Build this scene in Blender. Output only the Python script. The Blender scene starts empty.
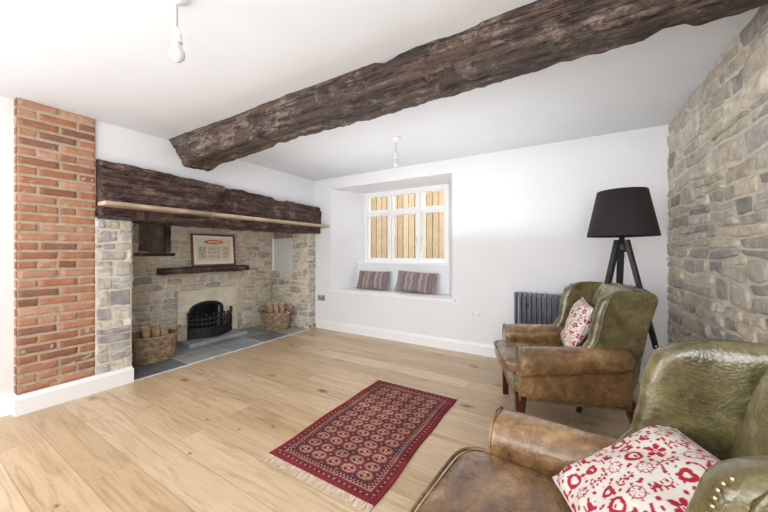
import bpy, bmesh, math, random
from mathutils import Vector, Matrix, noise
R = random.Random(7)
sc = bpy.context.scene
COL = sc.collection
H = 2.30; XL = -3.43; YB = 3.61; XR = 0.75

# ---------------------------------------------------------------- helpers
def link(o, parent=None):
    COL.objects.link(o)
    if parent: o.parent = parent
    return o
def info(o, label=None, cat=None, kind=None, group=None):
    if label: o["label"] = label
    if cat: o["category"] = cat
    if kind: o["kind"] = kind
    if group: o["group"] = group
    return o
def empty(name, loc=(0,0,0), rz=0):
    e = bpy.data.objects.new(name, None); e.empty_display_size = .1
    e.location = loc; e.rotation_euler = (0,0,rz); COL.objects.link(e); return e
def from_bm(bm, name, mat=None, parent=None, smooth=False):
    me = bpy.data.meshes.new(name); bm.normal_update(); bm.to_mesh(me); bm.free()
    if mat:
        for m in (mat if isinstance(mat,(list,tuple)) else [mat]): me.materials.append(m)
    if smooth:
        for p in me.polygons: p.use_smooth = True
    return link(bpy.data.objects.new(name, me), parent)
def from_data(verts, faces, name, mat=None, parent=None, smooth=False, cols=None):
    me = bpy.data.meshes.new(name); me.from_pydata([tuple(v) for v in verts], [], faces); me.update()
    if mat:
        for m in (mat if isinstance(mat,(list,tuple)) else [mat]): me.materials.append(m)
    if cols:
        a = me.color_attributes.new('Col','FLOAT_COLOR','POINT')
        flat = []
        for c in cols: flat += [c[0],c[1],c[2],1.0]
        a.data.foreach_set('color', flat)
    if smooth:
        for p in me.polygons: p.use_smooth = True
    return link(bpy.data.objects.new(name, me), parent)
def bbox(bm, x0,x1,y0,y1,z0,z1, M=None):
    vs = [bm.verts.new((x,y,z)) for x in (x0,x1) for y in (y0,y1) for z in (z0,z1)]
    for f in ((0,1,3,2),(4,6,7,5),(0,4,5,1),(2,3,7,6),(0,2,6,4),(1,5,7,3)):
        bm.faces.new([vs[i] for i in f])
    if M:
        for v in vs: v.co = M @ v.co
    return vs
def box(name, x0,x1,y0,y1,z0,z1, mat, parent=None, bev=0, seg=2, smooth=False):
    bm = bmesh.new(); bbox(bm,x0,x1,y0,y1,z0,z1)
    if bev: bmesh.ops.bevel(bm, geom=bm.edges[:], offset=bev, segments=seg, affect='EDGES', profile=.5)
    bmesh.ops.recalc_face_normals(bm, faces=bm.faces[:])
    return from_bm(bm, name, mat, parent, smooth)
def tube_bm(bm, p0, p1, r0, r1=None, n=10, cap=True):
    if r1 is None: r1 = r0
    p0=Vector(p0); p1=Vector(p1); d=(p1-p0).normalized()
    a = d.cross(Vector((0,0,1)));
    if a.length<1e-3: a=Vector((1,0,0))
    a.normalize(); b=d.cross(a)
    r=[]
    for p,rr in ((p0,r0),(p1,r1)):
        r.append([bm.verts.new(p+(a*math.cos(t)+b*math.sin(t))*rr) for t in [2*math.pi*i/n for i in range(n)]])
    for i in range(n):
        bm.faces.new((r[0][i],r[0][(i+1)%n],r[1][(i+1)%n],r[1][i]))
    if cap:
        bm.faces.new(r[0][::-1]); bm.faces.new(r[1])
def path_tube(pts, r, n=8, closed=False):
    V=[];F=[];m=len(pts); pts=[Vector(p) for p in pts]
    for i,p in enumerate(pts):
        if closed: d=pts[(i+1)%m]-pts[i-1]
        else: d=pts[min(i+1,m-1)]-pts[max(i-1,0)]
        d.normalize(); up=Vector((0,0,1)) if abs(d.z)<.9 else Vector((1,0,0))
        a=d.cross(up).normalized(); b=a.cross(d)
        rr=r[i] if isinstance(r,(list,tuple)) else r
        for k in range(n):
            t=2*math.pi*k/n; V.append(p+(a*math.cos(t)+b*math.sin(t))*rr)
    for i in range(m if closed else m-1):
        j=(i+1)%m
        for k in range(n):
            l=(k+1)%n; F.append((i*n+k,i*n+l,j*n+l,j*n+k))
    if not closed:
        F.append(tuple(range(n))[::-1]); F.append(tuple((m-1)*n+k for k in range(n)))
    return V,F
def loft(rings, name, mat, parent=None, cap=True, closed_ring=True, sub=0, wr=0, wscale=6, smooth=True):
    V=[];F=[];n=len(rings[0])
    for r in rings: V+= [Vector(p) for p in r]
    for i in range(len(rings)-1):
        for k in range(n if closed_ring else n-1):
            l=(k+1)%n; F.append((i*n+k,i*n+l,(i+1)*n+l,(i+1)*n+k))
    if cap:
        F.append(tuple(range(n))[::-1]); F.append(tuple((len(rings)-1)*n+k for k in range(n)))
    if wr:
        for v in V:
            v += Vector((noise.noise(v*wscale),noise.noise(v*wscale+Vector((9,2,3))),noise.noise(v*wscale+Vector((1,7,5)))))*wr
    bm=bmesh.new(); vs=[bm.verts.new(v) for v in V]
    for f in F:
        try: bm.faces.new([vs[i] for i in f])
        except ValueError: pass
    bmesh.ops.recalc_face_normals(bm, faces=bm.faces[:])
    o=from_bm(bm,name,mat,parent,smooth)
    if sub:
        m=o.modifiers.new('s','SUBSURF'); m.levels=sub; m.render_levels=sub
    return o
def lathe(prof, name, mat, parent=None, n=32, loc=(0,0,0), cap=False):
    rings=[[Vector((r*math.cos(2*math.pi*k/n)+loc[0], r*math.sin(2*math.pi*k/n)+loc[1], z+loc[2])) for k in range(n)] for r,z in prof]
    return loft(rings,name,mat,parent,cap=cap)
def lerp(a,b,t): return a+(b-a)*t
def interp(tab,x):
    if x<=tab[0][0]: return tab[0][1]
    for (x0,y0),(x1,y1) in zip(tab,tab[1:]):
        if x<=x1:
            t=(x-x0)/(x1-x0); t=t*t*(3-2*t); return y0+(y1-y0)*t
    return tab[-1][1]
def s2l(r,g,b):
    f=lambda c:(c/255/12.92) if c/255<=.04045 else ((c/255+.055)/1.055)**2.4
    return (f(r),f(g),f(b))

# ---------------------------------------------------------------- materials
class M:
    def __init__(s,name,rough=.5,metal=0,color=(.8,.8,.8)):
        s.m=bpy.data.materials.new(name); s.m.use_nodes=True; s.t=s.m.node_tree
        s.b=s.t.nodes['Principled BSDF']; s.b.inputs['Roughness'].default_value=rough
        s.b.inputs['Metallic'].default_value=metal; s.b.inputs['Base Color'].default_value=(*color,1)
        s.tc=None
    def l(s,a,b): s.t.links.new(a,b)
    def coord(s,scale=(1,1,1),rot=(0,0,0),out='Object',loc=(0,0,0)):
        if not s.tc: s.tc=s.t.nodes.new('ShaderNodeTexCoord')
        mp=s.t.nodes.new('ShaderNodeMapping'); mp.inputs['Scale'].default_value=scale; mp.inputs['Rotation'].default_value=rot
        mp.inputs['Location'].default_value=loc
        s.l(s.tc.outputs[out],mp.inputs['Vector']); return mp.outputs[0]
    def noise(s,vec,scale=5,detail=4,rough=.55,dist=0):
        nd=s.t.nodes.new('ShaderNodeTexNoise'); s.l(vec,nd.inputs['Vector'])
        nd.inputs['Scale'].default_value=scale; nd.inputs['Detail'].default_value=detail
        nd.inputs['Roughness'].default_value=rough; nd.inputs['Distortion'].default_value=dist
        return nd.outputs['Fac']
    def vor(s,vec,scale=5,feature='F1'):
        nd=s.t.nodes.new('ShaderNodeTexVoronoi'); nd.feature=feature; s.l(vec,nd.inputs['Vector'])
        nd.inputs['Scale'].default_value=scale; return nd
    def ramp(s,fac,stops):
        nd=s.t.nodes.new('ShaderNodeValToRGB'); s.l(fac,nd.inputs[0]); e=nd.color_ramp.elements
        while len(e)<len(stops): e.new(.5)
        for el,(p,c) in zip(e,stops):
            el.position=p
            if isinstance(c,(int,float)): c=(c,c,c)
            el.color=(*c,1) if len(c)==3 else c
        return nd.outputs[0]
    def mix(s,a,b,fac=.5,mode='MIX'):
        nd=s.t.nodes.new('ShaderNodeMix'); nd.data_type='RGBA'; nd.blend_type=mode
        for v,i in ((fac,0),(a,6),(b,7)):
            if isinstance(v,(int,float)): nd.inputs[i].default_value=v
            elif isinstance(v,tuple): nd.inputs[i].default_value=(*v,1)
            else: s.l(v,nd.inputs[i])
        return nd.outputs[2]
    def color(s,c): s.l(c,s.b.inputs['Base Color']); return s
    def bump(s,h,strength=.3,dist=.01):
        nd=s.t.nodes.new('ShaderNodeBump'); nd.inputs['Strength'].default_value=strength; nd.inputs['Distance'].default_value=dist
        s.l(h,nd.inputs['Height']); s.l(nd.outputs[0],s.b.inputs['Normal']); return s
    def set(s,**k):
        for a,v in k.items(): s.b.inputs[a.replace('_',' ')].default_value=v
        return s

def plaster(name,c,r=.75):
    m=M(name,r,0,c); v=m.coord(); n=m.noise(v,3,3)
    m.color(m.ramp(n,[(.3,tuple(x*.97 for x in c)),(.7,c)])); m.bump(m.noise(v,60,3),.08,.003); return m.m
WHITE=plaster('white_plaster',(.79,.80,.82)); CEIL=plaster('ceiling_paint',(.72,.745,.785))
TRIM=plaster('white_gloss',(.86,.86,.87),.35)
def attrmat(name,rough=.85,bs=40,bstr=.5,bd=.006,var=.35,spec=.3,vs=18,smear=None,sm=(.5,.62),sf=.6,dirt=None):
    m=M(name,rough); m.set(Specular_IOR_Level=spec)
    a=m.t.nodes.new('ShaderNodeVertexColor'); a.layer_name='Col'
    v=m.coord(); n=m.noise(v,vs,7,.72)
    g=m.ramp(n,[(.28,(1-var,)*3),(.72,(1+var*.5,)*3)])
    c=m.mix(a.outputs[0],g,1.0,'MULTIPLY')
    if dirt:
        k=m.ramp(m.noise(m.coord(loc=(4,4,4)),bs*1.6,5,.7),[(.34,1.0),(.43,0.0)])
        c=m.mix(c,dirt,m.mix((0,0,0),k,.45))
    if smear:
        k=m.ramp(m.noise(v,9,8,.75),[(sm[0],0.0),(sm[1],sf)])
        c=m.mix(c,smear,k)
    m.color(c)
    m.bump(m.noise(v,bs,8,.75),bstr,bd); return m.m
STONE=attrmat('rubble_stone',.92,24,.95,.020,.32,.2,20,s2l(230,223,208),(.50,.70),.55,s2l(122,114,104))
BRICK=attrmat('old_brick',.92,60,.7,.007,.30,.2,20,s2l(188,160,136),(.56,.80),.45)
def mortar(name,a,b):
    m=M(name,.95); v=m.coord(); m.color(m.ramp(m.noise(v,14,8,.7),[(.3,s2l(*a)),(.7,s2l(*b))])); m.bump(m.noise(v,40,8,.75),.9,.015); return m.m
MORT=mortar('lime_mortar',(200,193,177),(235,229,214))
MORTB=mortar('brick_mortar',(166,148,128),(194,178,158))
ROUGHP=mortar('rough_render',(122,112,100),(184,174,158))
LIME=M('limestone',.85); v=LIME.coord(); LIME.color(LIME.ramp(LIME.noise(v,8,5),[(.3,s2l(206,198,178)),(.7,s2l(238,231,214))])); LIME.bump(LIME.noise(v,40,5),.5,.01); LIME=LIME.m
TEX=attrmat('woven_pile',.95,300,.4,.003,.25,.1,60)
CLOTH=attrmat('printed_cotton',.9,400,.2,.002,.06,.15,60)
PAPER=attrmat('printed_paper',.6,100,.02,.001,.03,.3,20)

def darkwood(name,c0,c1,c2,axis,rough=.6,bs=.9,sc=1.0,pale=None,pk=(.54,.64,.7),red=None):
    m=M(name,rough)
    s=[15*sc]*3; s[axis]=(1.8 if pale else 1.1)*sc
    v=m.coord(tuple(s)); n=m.noise(v,1.5,10,.75,.08 if pale else .5)
    col=m.ramp(n,[(.32,c0),(.50,c1),(.68,c2)])
    v2=m.coord(); n2=m.noise(v2,3.5,5,.6)
    col=m.mix(col,m.ramp(n2,[(.35,(.65,.65,.65)),(.65,(1.25,1.2,1.15))]),1.0,'MULTIPLY')
    if pale:
        if red:
            rk=m.ramp(m.noise(m.coord(loc=(9,1,5)),3.0,6,.7),[(.5,0.0),(.62,.35)]); col=m.mix(col,red,rk)
        s3=[6.0]*3; s3[axis]=3.6
        pn=m.noise(m.coord(tuple(s3),loc=(3,1,2)),1.3,10,.82,.1)
        k=m.ramp(pn,[(pk[0],0.0),(pk[1],pk[2])])
        pc=m.ramp(n,[(.36,tuple(x*.45 for x in pale)),(.55,pale)])
        col=m.mix(col,pc,k)
        s4=[24.0]*3; s4[axis]=.9
        cr=m.noise(m.coord(tuple(s4)),1.0,4,.6,.1)
        ck=m.ramp(cr,[(.470,1.0),(.495,.08),(.505,.08),(.530,1.0)])
        col=m.mix(col,ck,.9,'MULTIPLY')
        pits=m.ramp(m.noise(m.coord(loc=(7,7,7)),34,5,.6),[(.34,.2),(.43,1.0)])
        col=m.mix(col,pits,.75,'MULTIPLY')
        h=m.mix(m.noise(m.coord(tuple(x*1.4 for x in s)),2,9,.78,.1),ck,.4)
        h=m.mix(h,m.noise(v2,30,9,.8),.5)
        m.bump(h,bs,.024)
    else:
        m.bump(m.noise(m.coord(tuple(x*1.6 for x in s)),2,8,.75,.4),bs,.02)
    m.color(col)
    return m.m
BEAM=darkwood('aged_beam_wood',s2l(36,27,24),s2l(72,57,49),s2l(108,89,78),0,.62,1.0,pale=s2l(166,148,134),pk=(.50,.61,.72))
MANT=darkwood('dark_oak_lintel',s2l(36,22,19),s2l(72,50,43),s2l(108,80,70),1,.58,1.0,pale=s2l(160,136,124),pk=(.49,.61,.68),red=s2l(96,48,40))
PLANK=darkwood('pale_pine_plank',s2l(158,142,120),s2l(178,163,140),s2l(192,178,156),1,.8,.3)
LEGW=darkwood('mahogany',s2l(30,12,10),s2l(60,24,20),s2l(80,36,28),2,.3,.1)
FRAMEW=darkwood('walnut_frame',s2l(80,50,35),s2l(110,72,50),s2l(140,100,70),2,.4,.1)
FENCE=attrmat('larch_fence',.85,30,.3,.004,.2,.2,12)
def simple(name,rough,metal,c,ns=60,bs=.1,bd=.003):
    m=M(name,rough,metal,c); v=m.coord(); m.bump(m.noise(v,ns,4),bs,bd); return m.m
BLACKW=simple('black_lamp_wood',.5,0,(.014,.013,.013),40)
IRON=simple('cast_iron',.38,.5,(.03,.03,.032),60,.3,.003)
SOOT=simple('sooty_firebrick',.95,0,(.03,.028,.026),20,.6,.01)
RAD=simple('anthracite_enamel',.35,.2,s2l(98,104,116),80,.03,.002)
SHADE=simple('black_shade_fabric',.85,0,(.018,.014,.015),300,.3,.002)
PLASTIC=simple('white_plastic',.35,0,(.80,.80,.80),30,.01,.001)
GREYP=simple('grey_metal_plate',.4,.4,(.35,.35,.36),30,.01,.001)
BRASS=simple('dark_antique_brass',.5,1,(.34,.26,.15),90,.1,.001)
BULB=M('opal_glass',.12,0,(.66,.67,.68)).set(Transmission_Weight=.15,IOR=1.3).m
GLASS=M('window_glass',.0,0,(1,1,1)).set(Transmission_Weight=1,IOR=1.02).m
WICK=M('wicker',.6); v=WICK.coord(); WICK.color(WICK.ramp(WICK.noise(v,22,4),[(.3,s2l(108,88,68)),(.5,s2l(160,136,108)),(.75,s2l(198,174,144))])); WICK=WICK.m
BARK=M('bark',.9); v=BARK.coord(); BARK.color(BARK.ramp(BARK.noise(v,25,5),[(.3,s2l(136,110,84)),(.7,s2l(204,178,144))])); BARK.bump(BARK.noise(v,60,5),.8,.01); BARK=BARK.m
CUT=M('cut_log_end',.8); v=CUT.coord(); CUT.color(CUT.ramp(CUT.noise(v,40,4),[(.3,s2l(216,186,144)),(.7,s2l(246,226,188))])); CUT=CUT.m

def leather(name,tones):
    m=M(name,.3); m.set(Specular_IOR_Level=.55); m.set(Coat_Weight=.5); m.set(Coat_Roughness=.14)
    v=m.coord(); n=m.noise(v,4.6,8,.72,.5)
    c=m.ramp(n,[(.34,tones[0]),(.44,tones[1]),(.54,tones[2]),(.68,tones[3])])
    f=m.noise(v,24,9,.78)
    c=m.mix(c,m.ramp(f,[(.34,(.58,.52,.46)),(.5,(1.0,1.0,1.0)),(.68,(1.38,1.32,1.22))]),1.0,'MULTIPLY')
    ve=m.vor(m.coord(),85,'DISTANCE_TO_EDGE'); ck=m.ramp(ve.outputs['Distance'],[(.0,(.6,.55,.48)),(.06,(1,1,1))])
    c=m.mix(c,ck,.3,'MULTIPLY')
    m.color(c)
    a=m.noise(v,6,6,.6,1.4)
    mm=m.mix(ve.outputs['Distance'],a,.85); m.bump(mm,.5,.017)
    rr=m.ramp(m.noise(v,9,5),[(.3,.18),(.7,.34)]); m.l(rr,m.b.inputs['Roughness'])
    return m.m
LEA=leather('olive_leather',[s2l(72,60,36),s2l(92,84,52),s2l(108,102,66),s2l(150,138,100)])
LEAB=leather('brown_worn_leather',[s2l(74,50,32),s2l(110,82,52),s2l(130,100,66),s2l(174,144,104)])

# floor
m=M('oak_floor',.32)
br=m.t.nodes.new('ShaderNodeTexBrick'); m.l(m.coord(),br.inputs['Vector'])
for k,vv in (('Scale',1.0),('Mortar Size',.0013),('Mortar Smooth',.3),('Bias',0.0),('Brick Width',2.1),('Row Height',.19)): br.inputs[k].default_value=vv
br.offset=.37; br.inputs['Color1'].default_value=(0,0,0,1); br.inputs['Color2'].default_value=(1,1,1,1); br.inputs['Mortar'].default_value=(.5,.5,.5,1)
tone=m.ramp(br.outputs['Color'],[(0,s2l(187,162,130)),(.5,s2l(200,175,143)),(1,s2l(208,186,157))])
addv=m.t.nodes.new('ShaderNodeVectorMath'); addv.operation='MULTIPLY_ADD'
m.l(br.outputs['Color'],addv.inputs[0]); addv.inputs[1].default_value=(7,3,5); m.l(m.coord((1.1,13,1)),addv.inputs[2])
g=m.noise(addv.outputs[0],1.5,9,.65,1.4)
c=m.mix(tone,m.ramp(g,[(.28,(.70,.62,.52)),(.5,(1,1,1)),(.72,(1.12,1.12,1.12))]),1.0,'MULTIPLY')
big=m.noise(m.coord((.8,2.5,1)),2,4); c=m.mix(c,m.ramp(big,[(.3,(.91,.87,.82)),(.7,(1.05,1.05,1.05))]),1.0,'MULTIPLY')
wv=m.t.nodes.new('ShaderNodeVectorMath'); wv.operation='MULTIPLY_ADD'
nn=m.t.nodes.new('ShaderNodeTexNoise'); m.l(m.coord(),nn.inputs['Vector']); nn.inputs['Scale'].default_value=14
m.l(nn.outputs['Color'],wv.inputs[0]); wv.inputs[1].default_value=(.12,.12,0); m.l(m.coord((2.4,3.9,1)),wv.inputs[2])
vo=m.vor(wv.outputs[0],1.0); kn=m.ramp(vo.outputs['Distance'],[(.045,(.15,.10,.06)),(.08,(.58,.46,.34)),(.18,(1,1,1))])
c=m.mix(c,kn,.85,'MULTIPLY')
vo2=m.vor(m.coord((5.1,8.3,1),loc=(.4,.7,0)),1.0); c=m.mix(c,m.ramp(vo2.outputs['Distance'],[(.03,(.25,.18,.13)),(.075,(.8,.73,.65)),(.13,(1,1,1))]),.8,'MULTIPLY')
gap=m.ramp(br.outputs['Fac'],[(.2,(1,1,1)),(.9,(.52,.44,.36))]); c=m.mix(c,gap,1.0,'MULTIPLY')
m.color(c); m.bump(g,.06,.003); OAK=m.m
m=M('slate',.45); v=m.coord(); c=m.ramp(m.noise(v,4,6,.65),[(.3,s2l(142,149,152)),(.55,s2l(170,173,174)),(.75,s2l(194,191,184))])
a=m.t.nodes.new('ShaderNodeVertexColor'); a.layer_name='Col'; c=m.mix(c,a.outputs[0],1.0,'MULTIPLY')
m.color(c); m.bump(m.noise(v,18,5),.4,.006); SLATE=m.m

# ---------------------------------------------------------------- panels
def panel(name,O,U,V,w,h,holes,mat,parent=None):
    O=Vector(O);U=Vector(U);V=Vector(V)
    us=sorted({0,w}|{x for a in holes for x in (a[0],a[1]) if 0<x<w}); vs=sorted({0,h}|{x for a in holes for x in (a[2],a[3]) if 0<x<h})
    bm=bmesh.new(); g={}
    for i,a in enumerate(us):
        for j,b in enumerate(vs): g[i,j]=bm.verts.new(O+U*a+V*b)
    for i in range(len(us)-1):
        for j in range(len(vs)-1):
            cu=(us[i]+us[i+1])/2;cv=(vs[j]+vs[j+1])/2
            if any(a[0]<cu<a[1] and a[2]<cv<a[3] for a in holes): continue
            bm.faces.new((g[i,j],g[i+1,j],g[i+1,j+1],g[i,j+1]))
    bmesh.ops.delete(bm,geom=[q for q in bm.verts if not q.link_faces],context='VERTS')
    return from_bm(bm,name,mat,parent)
def stones(name,O,U,V,N,w,h,rh,asp,depth,pal,seed,holes=(),jit=.018,gap=.006,grid=(11,7)):
    rr=random.Random(seed); O=Vector(O);U=Vector(U);V=Vector(V);N=Vector(N)
    VV=[];FF=[];CC=[]
    zs=[0.0]
    while zs[-1]<h: zs.append(zs[-1]+rr.uniform(*rh))
    zs[-1]=h
    if zs[-1]-zs[-2]<rh[0]*.6: zs.pop(-2)
    def bnd(i,x):
        if i==0 or i==len(zs)-1: return zs[i]
        return zs[i]+noise.noise(Vector((x*2.6,i*3.7,seed)))*jit*2+noise.noise(Vector((x*11,i*3.7,seed)))*jit*.8
    for i in range(len(zs)-1):
        x=-rr.uniform(0,.15); 
        while x<w:
            hh=zs[i+1]-zs[i]; sw=hh*rr.uniform(*asp)*(1.4 if rr.random()<.2 else 1); a=max(0,x); b=min(w,x+sw); x+=sw
            if w-b<.03: b=w; x=w+1
            if b-a<.02: continue
            split = 1
            if hh>rh[1]*.6 and rr.random()<.4: split=2
            fs=[0,1] if split==1 else [0,rr.uniform(.35,.65),1]
            for sp in range(split):
                f0=fs[sp]; f1=fs[sp+1]
                cv=lerp(zs[i],zs[i+1],(f0+f1)/2)
                bad=False; aa,bb=a,b
                for hl in holes:
                    if hl[2]-.01<cv<hl[3]+.01 and bb>hl[0] and aa<hl[1]:
                        if aa<hl[0]-.03: bb=hl[0]
                        elif bb>hl[1]+.03: aa=hl[1]
                        else: bad=True
                if bad: continue
                gx,gy=grid; base=len(VV)
                col=Vector(pal[rr.randrange(len(pal))])*rr.uniform(.84,1.12)
                d=depth*rr.uniform(.4,1.3); tx=rr.uniform(-.6,.6); ty=rr.uniform(-.6,.6)
                sl=rr.uniform(-.02,.02); sr=rr.uniform(-.02,.02); ck=rr.uniform(.02,.14)
                for q in range(gy):
                    t=-1+2*q/(gy-1)
                    for p in range(gx):
                        s=-1+2*p/(gx-1)
                        s_=math.copysign(abs(s)**.6,s); t_=math.copysign(abs(t)**.6,t)
                        k=1-ck*(s_*s_*t_*t_)
                        ux=lerp(aa+gap*.5,bb-gap*.5,(s_*k+1)/2)
                        if 0<aa and bb<w: ux+=lerp(sl,sr,(s_+1)/2)*t_
                        lo=lerp(bnd(i,ux),bnd(i+1,ux),f0)+gap*.5; hi=lerp(bnd(i,ux),bnd(i+1,ux),f1)-gap*.5
                        vz=lerp(lo,hi,(t_*k+1)/2)
                        e=(1-abs(s)**8)*(1-abs(t)**8)
                        ns=noise.noise(Vector((ux*22,vz*30,seed*3.1)))*.007+noise.noise(Vector((ux*8,vz*10,seed*1.1)))*.007
                        dd=-.006+ (.008+d*(1+.7*(tx*s_+ty*t_))+ns)*(e**.4 if e>0 else 0)
                        ux=min(max(ux,0),w)
                        VV.append(O+U*ux+V*vz+N*dd); CC.append(col*(1+.3*noise.noise(Vector((ux*16,vz*22,5)))))
                for q in range(gy-1):
                    for p in range(gx-1):
                        k=base+q*gx+p; FF.append((k,k+1,k+gx+1,k+gx))
    return VV,FF,CC
def stone_wall(name,O,U,V,N,w,h,rh,asp,depth,pal,seed,holes=(),base=MORT,mat=None,**kw):
    VV,FF,CC=stones(name,O,U,V,N,w,h,rh,asp,depth,pal,seed,holes,**kw)
    p=panel('tmp',O,U,V,w,h,list(holes),None); bv=[v.co.copy()+Vector(N)*.004 for v in p.data.vertices]; bf=[tuple(q.vertices) for q in p.data.polygons]
    bpy.data.objects.remove(p)
    k=len(VV); nf=len(FF)
    o=from_data(VV+bv, FF+[tuple(i+k for i in f) for f in bf], name,[mat or STONE,base],None,cols=[tuple(c) for c in CC]+[(.5,.5,.5)]*len(bv))
    for i,q in enumerate(o.data.polygons):
        q.use_smooth = i<nf
        if i>=nf: q.material_index=1
    return o
PAL_R=[s2l(*c) for c in ((216,207,189),(204,195,179),(189,182,171),(223,213,194),(209,198,178),(209,203,193),(172,167,159),(221,209,187),(229,222,207))]
PAL_F=[s2l(*c) for c in ((226,215,193),(209,199,181),(194,187,176),(232,220,198),(217,205,180),(218,212,200),(180,175,167))]
PAL_J=[s2l(*c) for c in ((196,193,189),(178,177,176),(208,203,195),(218,211,198),(164,164,164))]
PAL_B=[s2l(*c) for c in ((176,124,96),(164,112,86),(186,138,110),(152,104,82),(180,132,102),(144,104,86),(190,148,122),(170,118,90))]

# ---------------------------------------------------------------- room shell
def struct(o,label=None):
    o["kind"]="structure"; 
    if label: o["label"]=label
    return o
struct(box('floor',XL-.1,XR+.05,-2.5,YB+.02,-.05,0,OAK),'wide pale oak plank floor with knots')
struct(box('ceiling',-4.4,XR+.1,-2.6,4.3,H,H+.1,CEIL),'smooth white painted ceiling')
wx0,wx1,wz0,wz1=-3.11,-1.21,.58,2.135
bm=bmesh.new()
def quad(bm,*p): bm.faces.new([bm.verts.new(q) for q in p])
zs=[0,wz0,1.5,wz1,H]; xs=[XL,wx0,wx1,XR+.1]
for i in range(3):
    for j in range(4):
        if i==1 and j in (1,2): continue
        a0=xs[i]
        if i==0 and j>=2: a0=XL-.15
        quad(bm,(a0,YB,zs[j]),(xs[i+1],YB,zs[j]),(xs[i+1],YB,zs[j+1]),(a0,YB,zs[j+1]))
bx0,bx1,yb=-2.87,-1.46,4.20
quad(bm,(wx0,YB,wz0),(bx0,yb,wz0),(bx0,yb,wz1),(wx0,YB,wz1))
quad(bm,(wx1,YB,wz0),(bx1,yb,wz0),(bx1,yb,wz1),(wx1,YB,wz1))
quad(bm,(wx0,YB,wz1),(bx0,yb,wz1),(bx1,yb,wz1),(wx1,YB,wz1))
def splx(y,s): 
    t=(y-YB)/(yb-YB); return lerp(wx0,bx0,t) if s<0 else lerp(wx1,bx1,t)
yl=4.05
quad(bm,(splx(yl,-1),yl,wz0),(splx(yl,1),yl,wz0),(splx(yl,1),yl,1.0),(splx(yl,-1),yl,1.0))
struct(from_bm(bm,'wall_back',WHITE),'white plaster wall with splayed window recess')
def trapz(name,y0,y1,z0,z1,ex,mat,fx=0):
    bm=bmesh.new()
    a=[(splx(max(y0,YB),-1)-fx,y0),(splx(max(y0,YB),1)+fx,y0)]
    if y0<YB: a+= [(wx1+fx,YB-.001),(wx1-.002,YB-.001)]
    b=[(splx(y1,1)-.002,y1),(splx(y1,-1)+.002,y1)]
    pts=a+b
    if y0<YB: pts+=[(wx0+.002,YB-.001),(wx0-fx,YB-.001)]
    lo=[bm.verts.new((x,y,z0)) for x,y in pts]; hi=[bm.verts.new((x,y,z1)) for x,y in pts]
    bm.faces.new(lo[::-1]); bm.faces.new(hi)
    for i in range(len(pts)):
        j=(i+1)%len(pts); bm.faces.new((lo[i],lo[j],hi[j],hi[i]))
    bmesh.ops.recalc_face_normals(bm,faces=bm.faces[:])
    return from_bm(bm,name,mat)
struct(trapz('trim_1',YB-.035,yl,.582,.612,0,TRIM,.03),'white painted window seat board')
struct(trapz('trim_2',yl-.012,yb,1.0,1.016,0,TRIM,-.002),'white painted window ledge')
wf=bmesh.new(); fr0,fr1=yb-.03,yb+.04; zb,zt=1.016,wz1
def bar(x0,x1,z0,z1,y0=fr0,y1=fr1): bbox(wf,x0,x1,y0,y1,z0,z1)
fw=.042
bar(bx0-.01,bx1+.01,zb,zb+fw);bar(bx0-.01,bx1+.01,zt-fw,zt)
mull=[bx0,-2.40,-1.915,bx1]; ztm=1.80
bar(bx0-.01,bx0+.036,zb+fw,zt-fw);bar(bx1-.036,bx1+.01,zb+fw,zt-fw)
for mx in mull[1:3]: bar(mx-.024,mx+.024,zb+fw,zt-fw)
cells=[]
for i in range(3):
    a=mull[i]+(.036 if i==0 else .024); b=mull[i+1]-(.036 if i==2 else .024)
    bar(a,b,ztm-.02,ztm+.02)
    for z0,z1 in ((zb+fw,ztm-.02),(ztm+.02,zt-fw)):
        cells.append((a,b,z0,z1)); s=.028; y0,y1=fr0+.020,fr1-.01
        bar(a,b,z0,z0+s,y0,y1);bar(a,b,z1-s,z1,y0,y1);bar(a,a+s,z0+s,z1-s,y0,y1);bar(b-s,b,z0+s,z1-s,y0,y1)
bmesh.ops.recalc_face_normals(wf,faces=wf.faces[:])
win=struct(from_bm(wf,'window_1',TRIM),'white three-light casement window with small top lights')
for a,b,z0,z1 in cells:
    g=box('glass',a+.02,b-.02,yb+.004,yb+.008,z0+.02,z1-.02,GLASS,win)
for hx in (-2.40-.038,-1.915-.038,-1.915+.038):
    bm=bmesh.new(); bbox(bm,hx-.008,hx+.008,fr0+.006,fr0+.020,1.36,1.40); bbox(bm,hx-.006,hx+.006,fr0-.006,fr0+.006,1.28,1.40)
    from_bm(bm,'handle',PLASTIC,win)
struct(box('wall_left',-3.60,-3.50,-2.5,.55,0,H,WHITE),'white plaster wall')
struct(box('wall_left.001',-3.55,-3.45,.98,YB,1.61,H,WHITE),'white plaster wall above the inglenook')
struct(box('wall_rear',-3.6,XR+.1,-2.6,-2.5,0,H,WHITE),'white plaster wall')
struct(stone_wall('wall_right',(XR,-1.4,0),(0,1,0),(0,0,1),(-1,0,0),YB+1.4,H,(.055,.145),(1.1,3.2),.014,PAL_R,3),'exposed rubble stone wall with lime mortar')
struct(box('wall_right.001',XR,XR+.1,-2.5,-1.4,0,H,WHITE),'white plaster wall')
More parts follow.
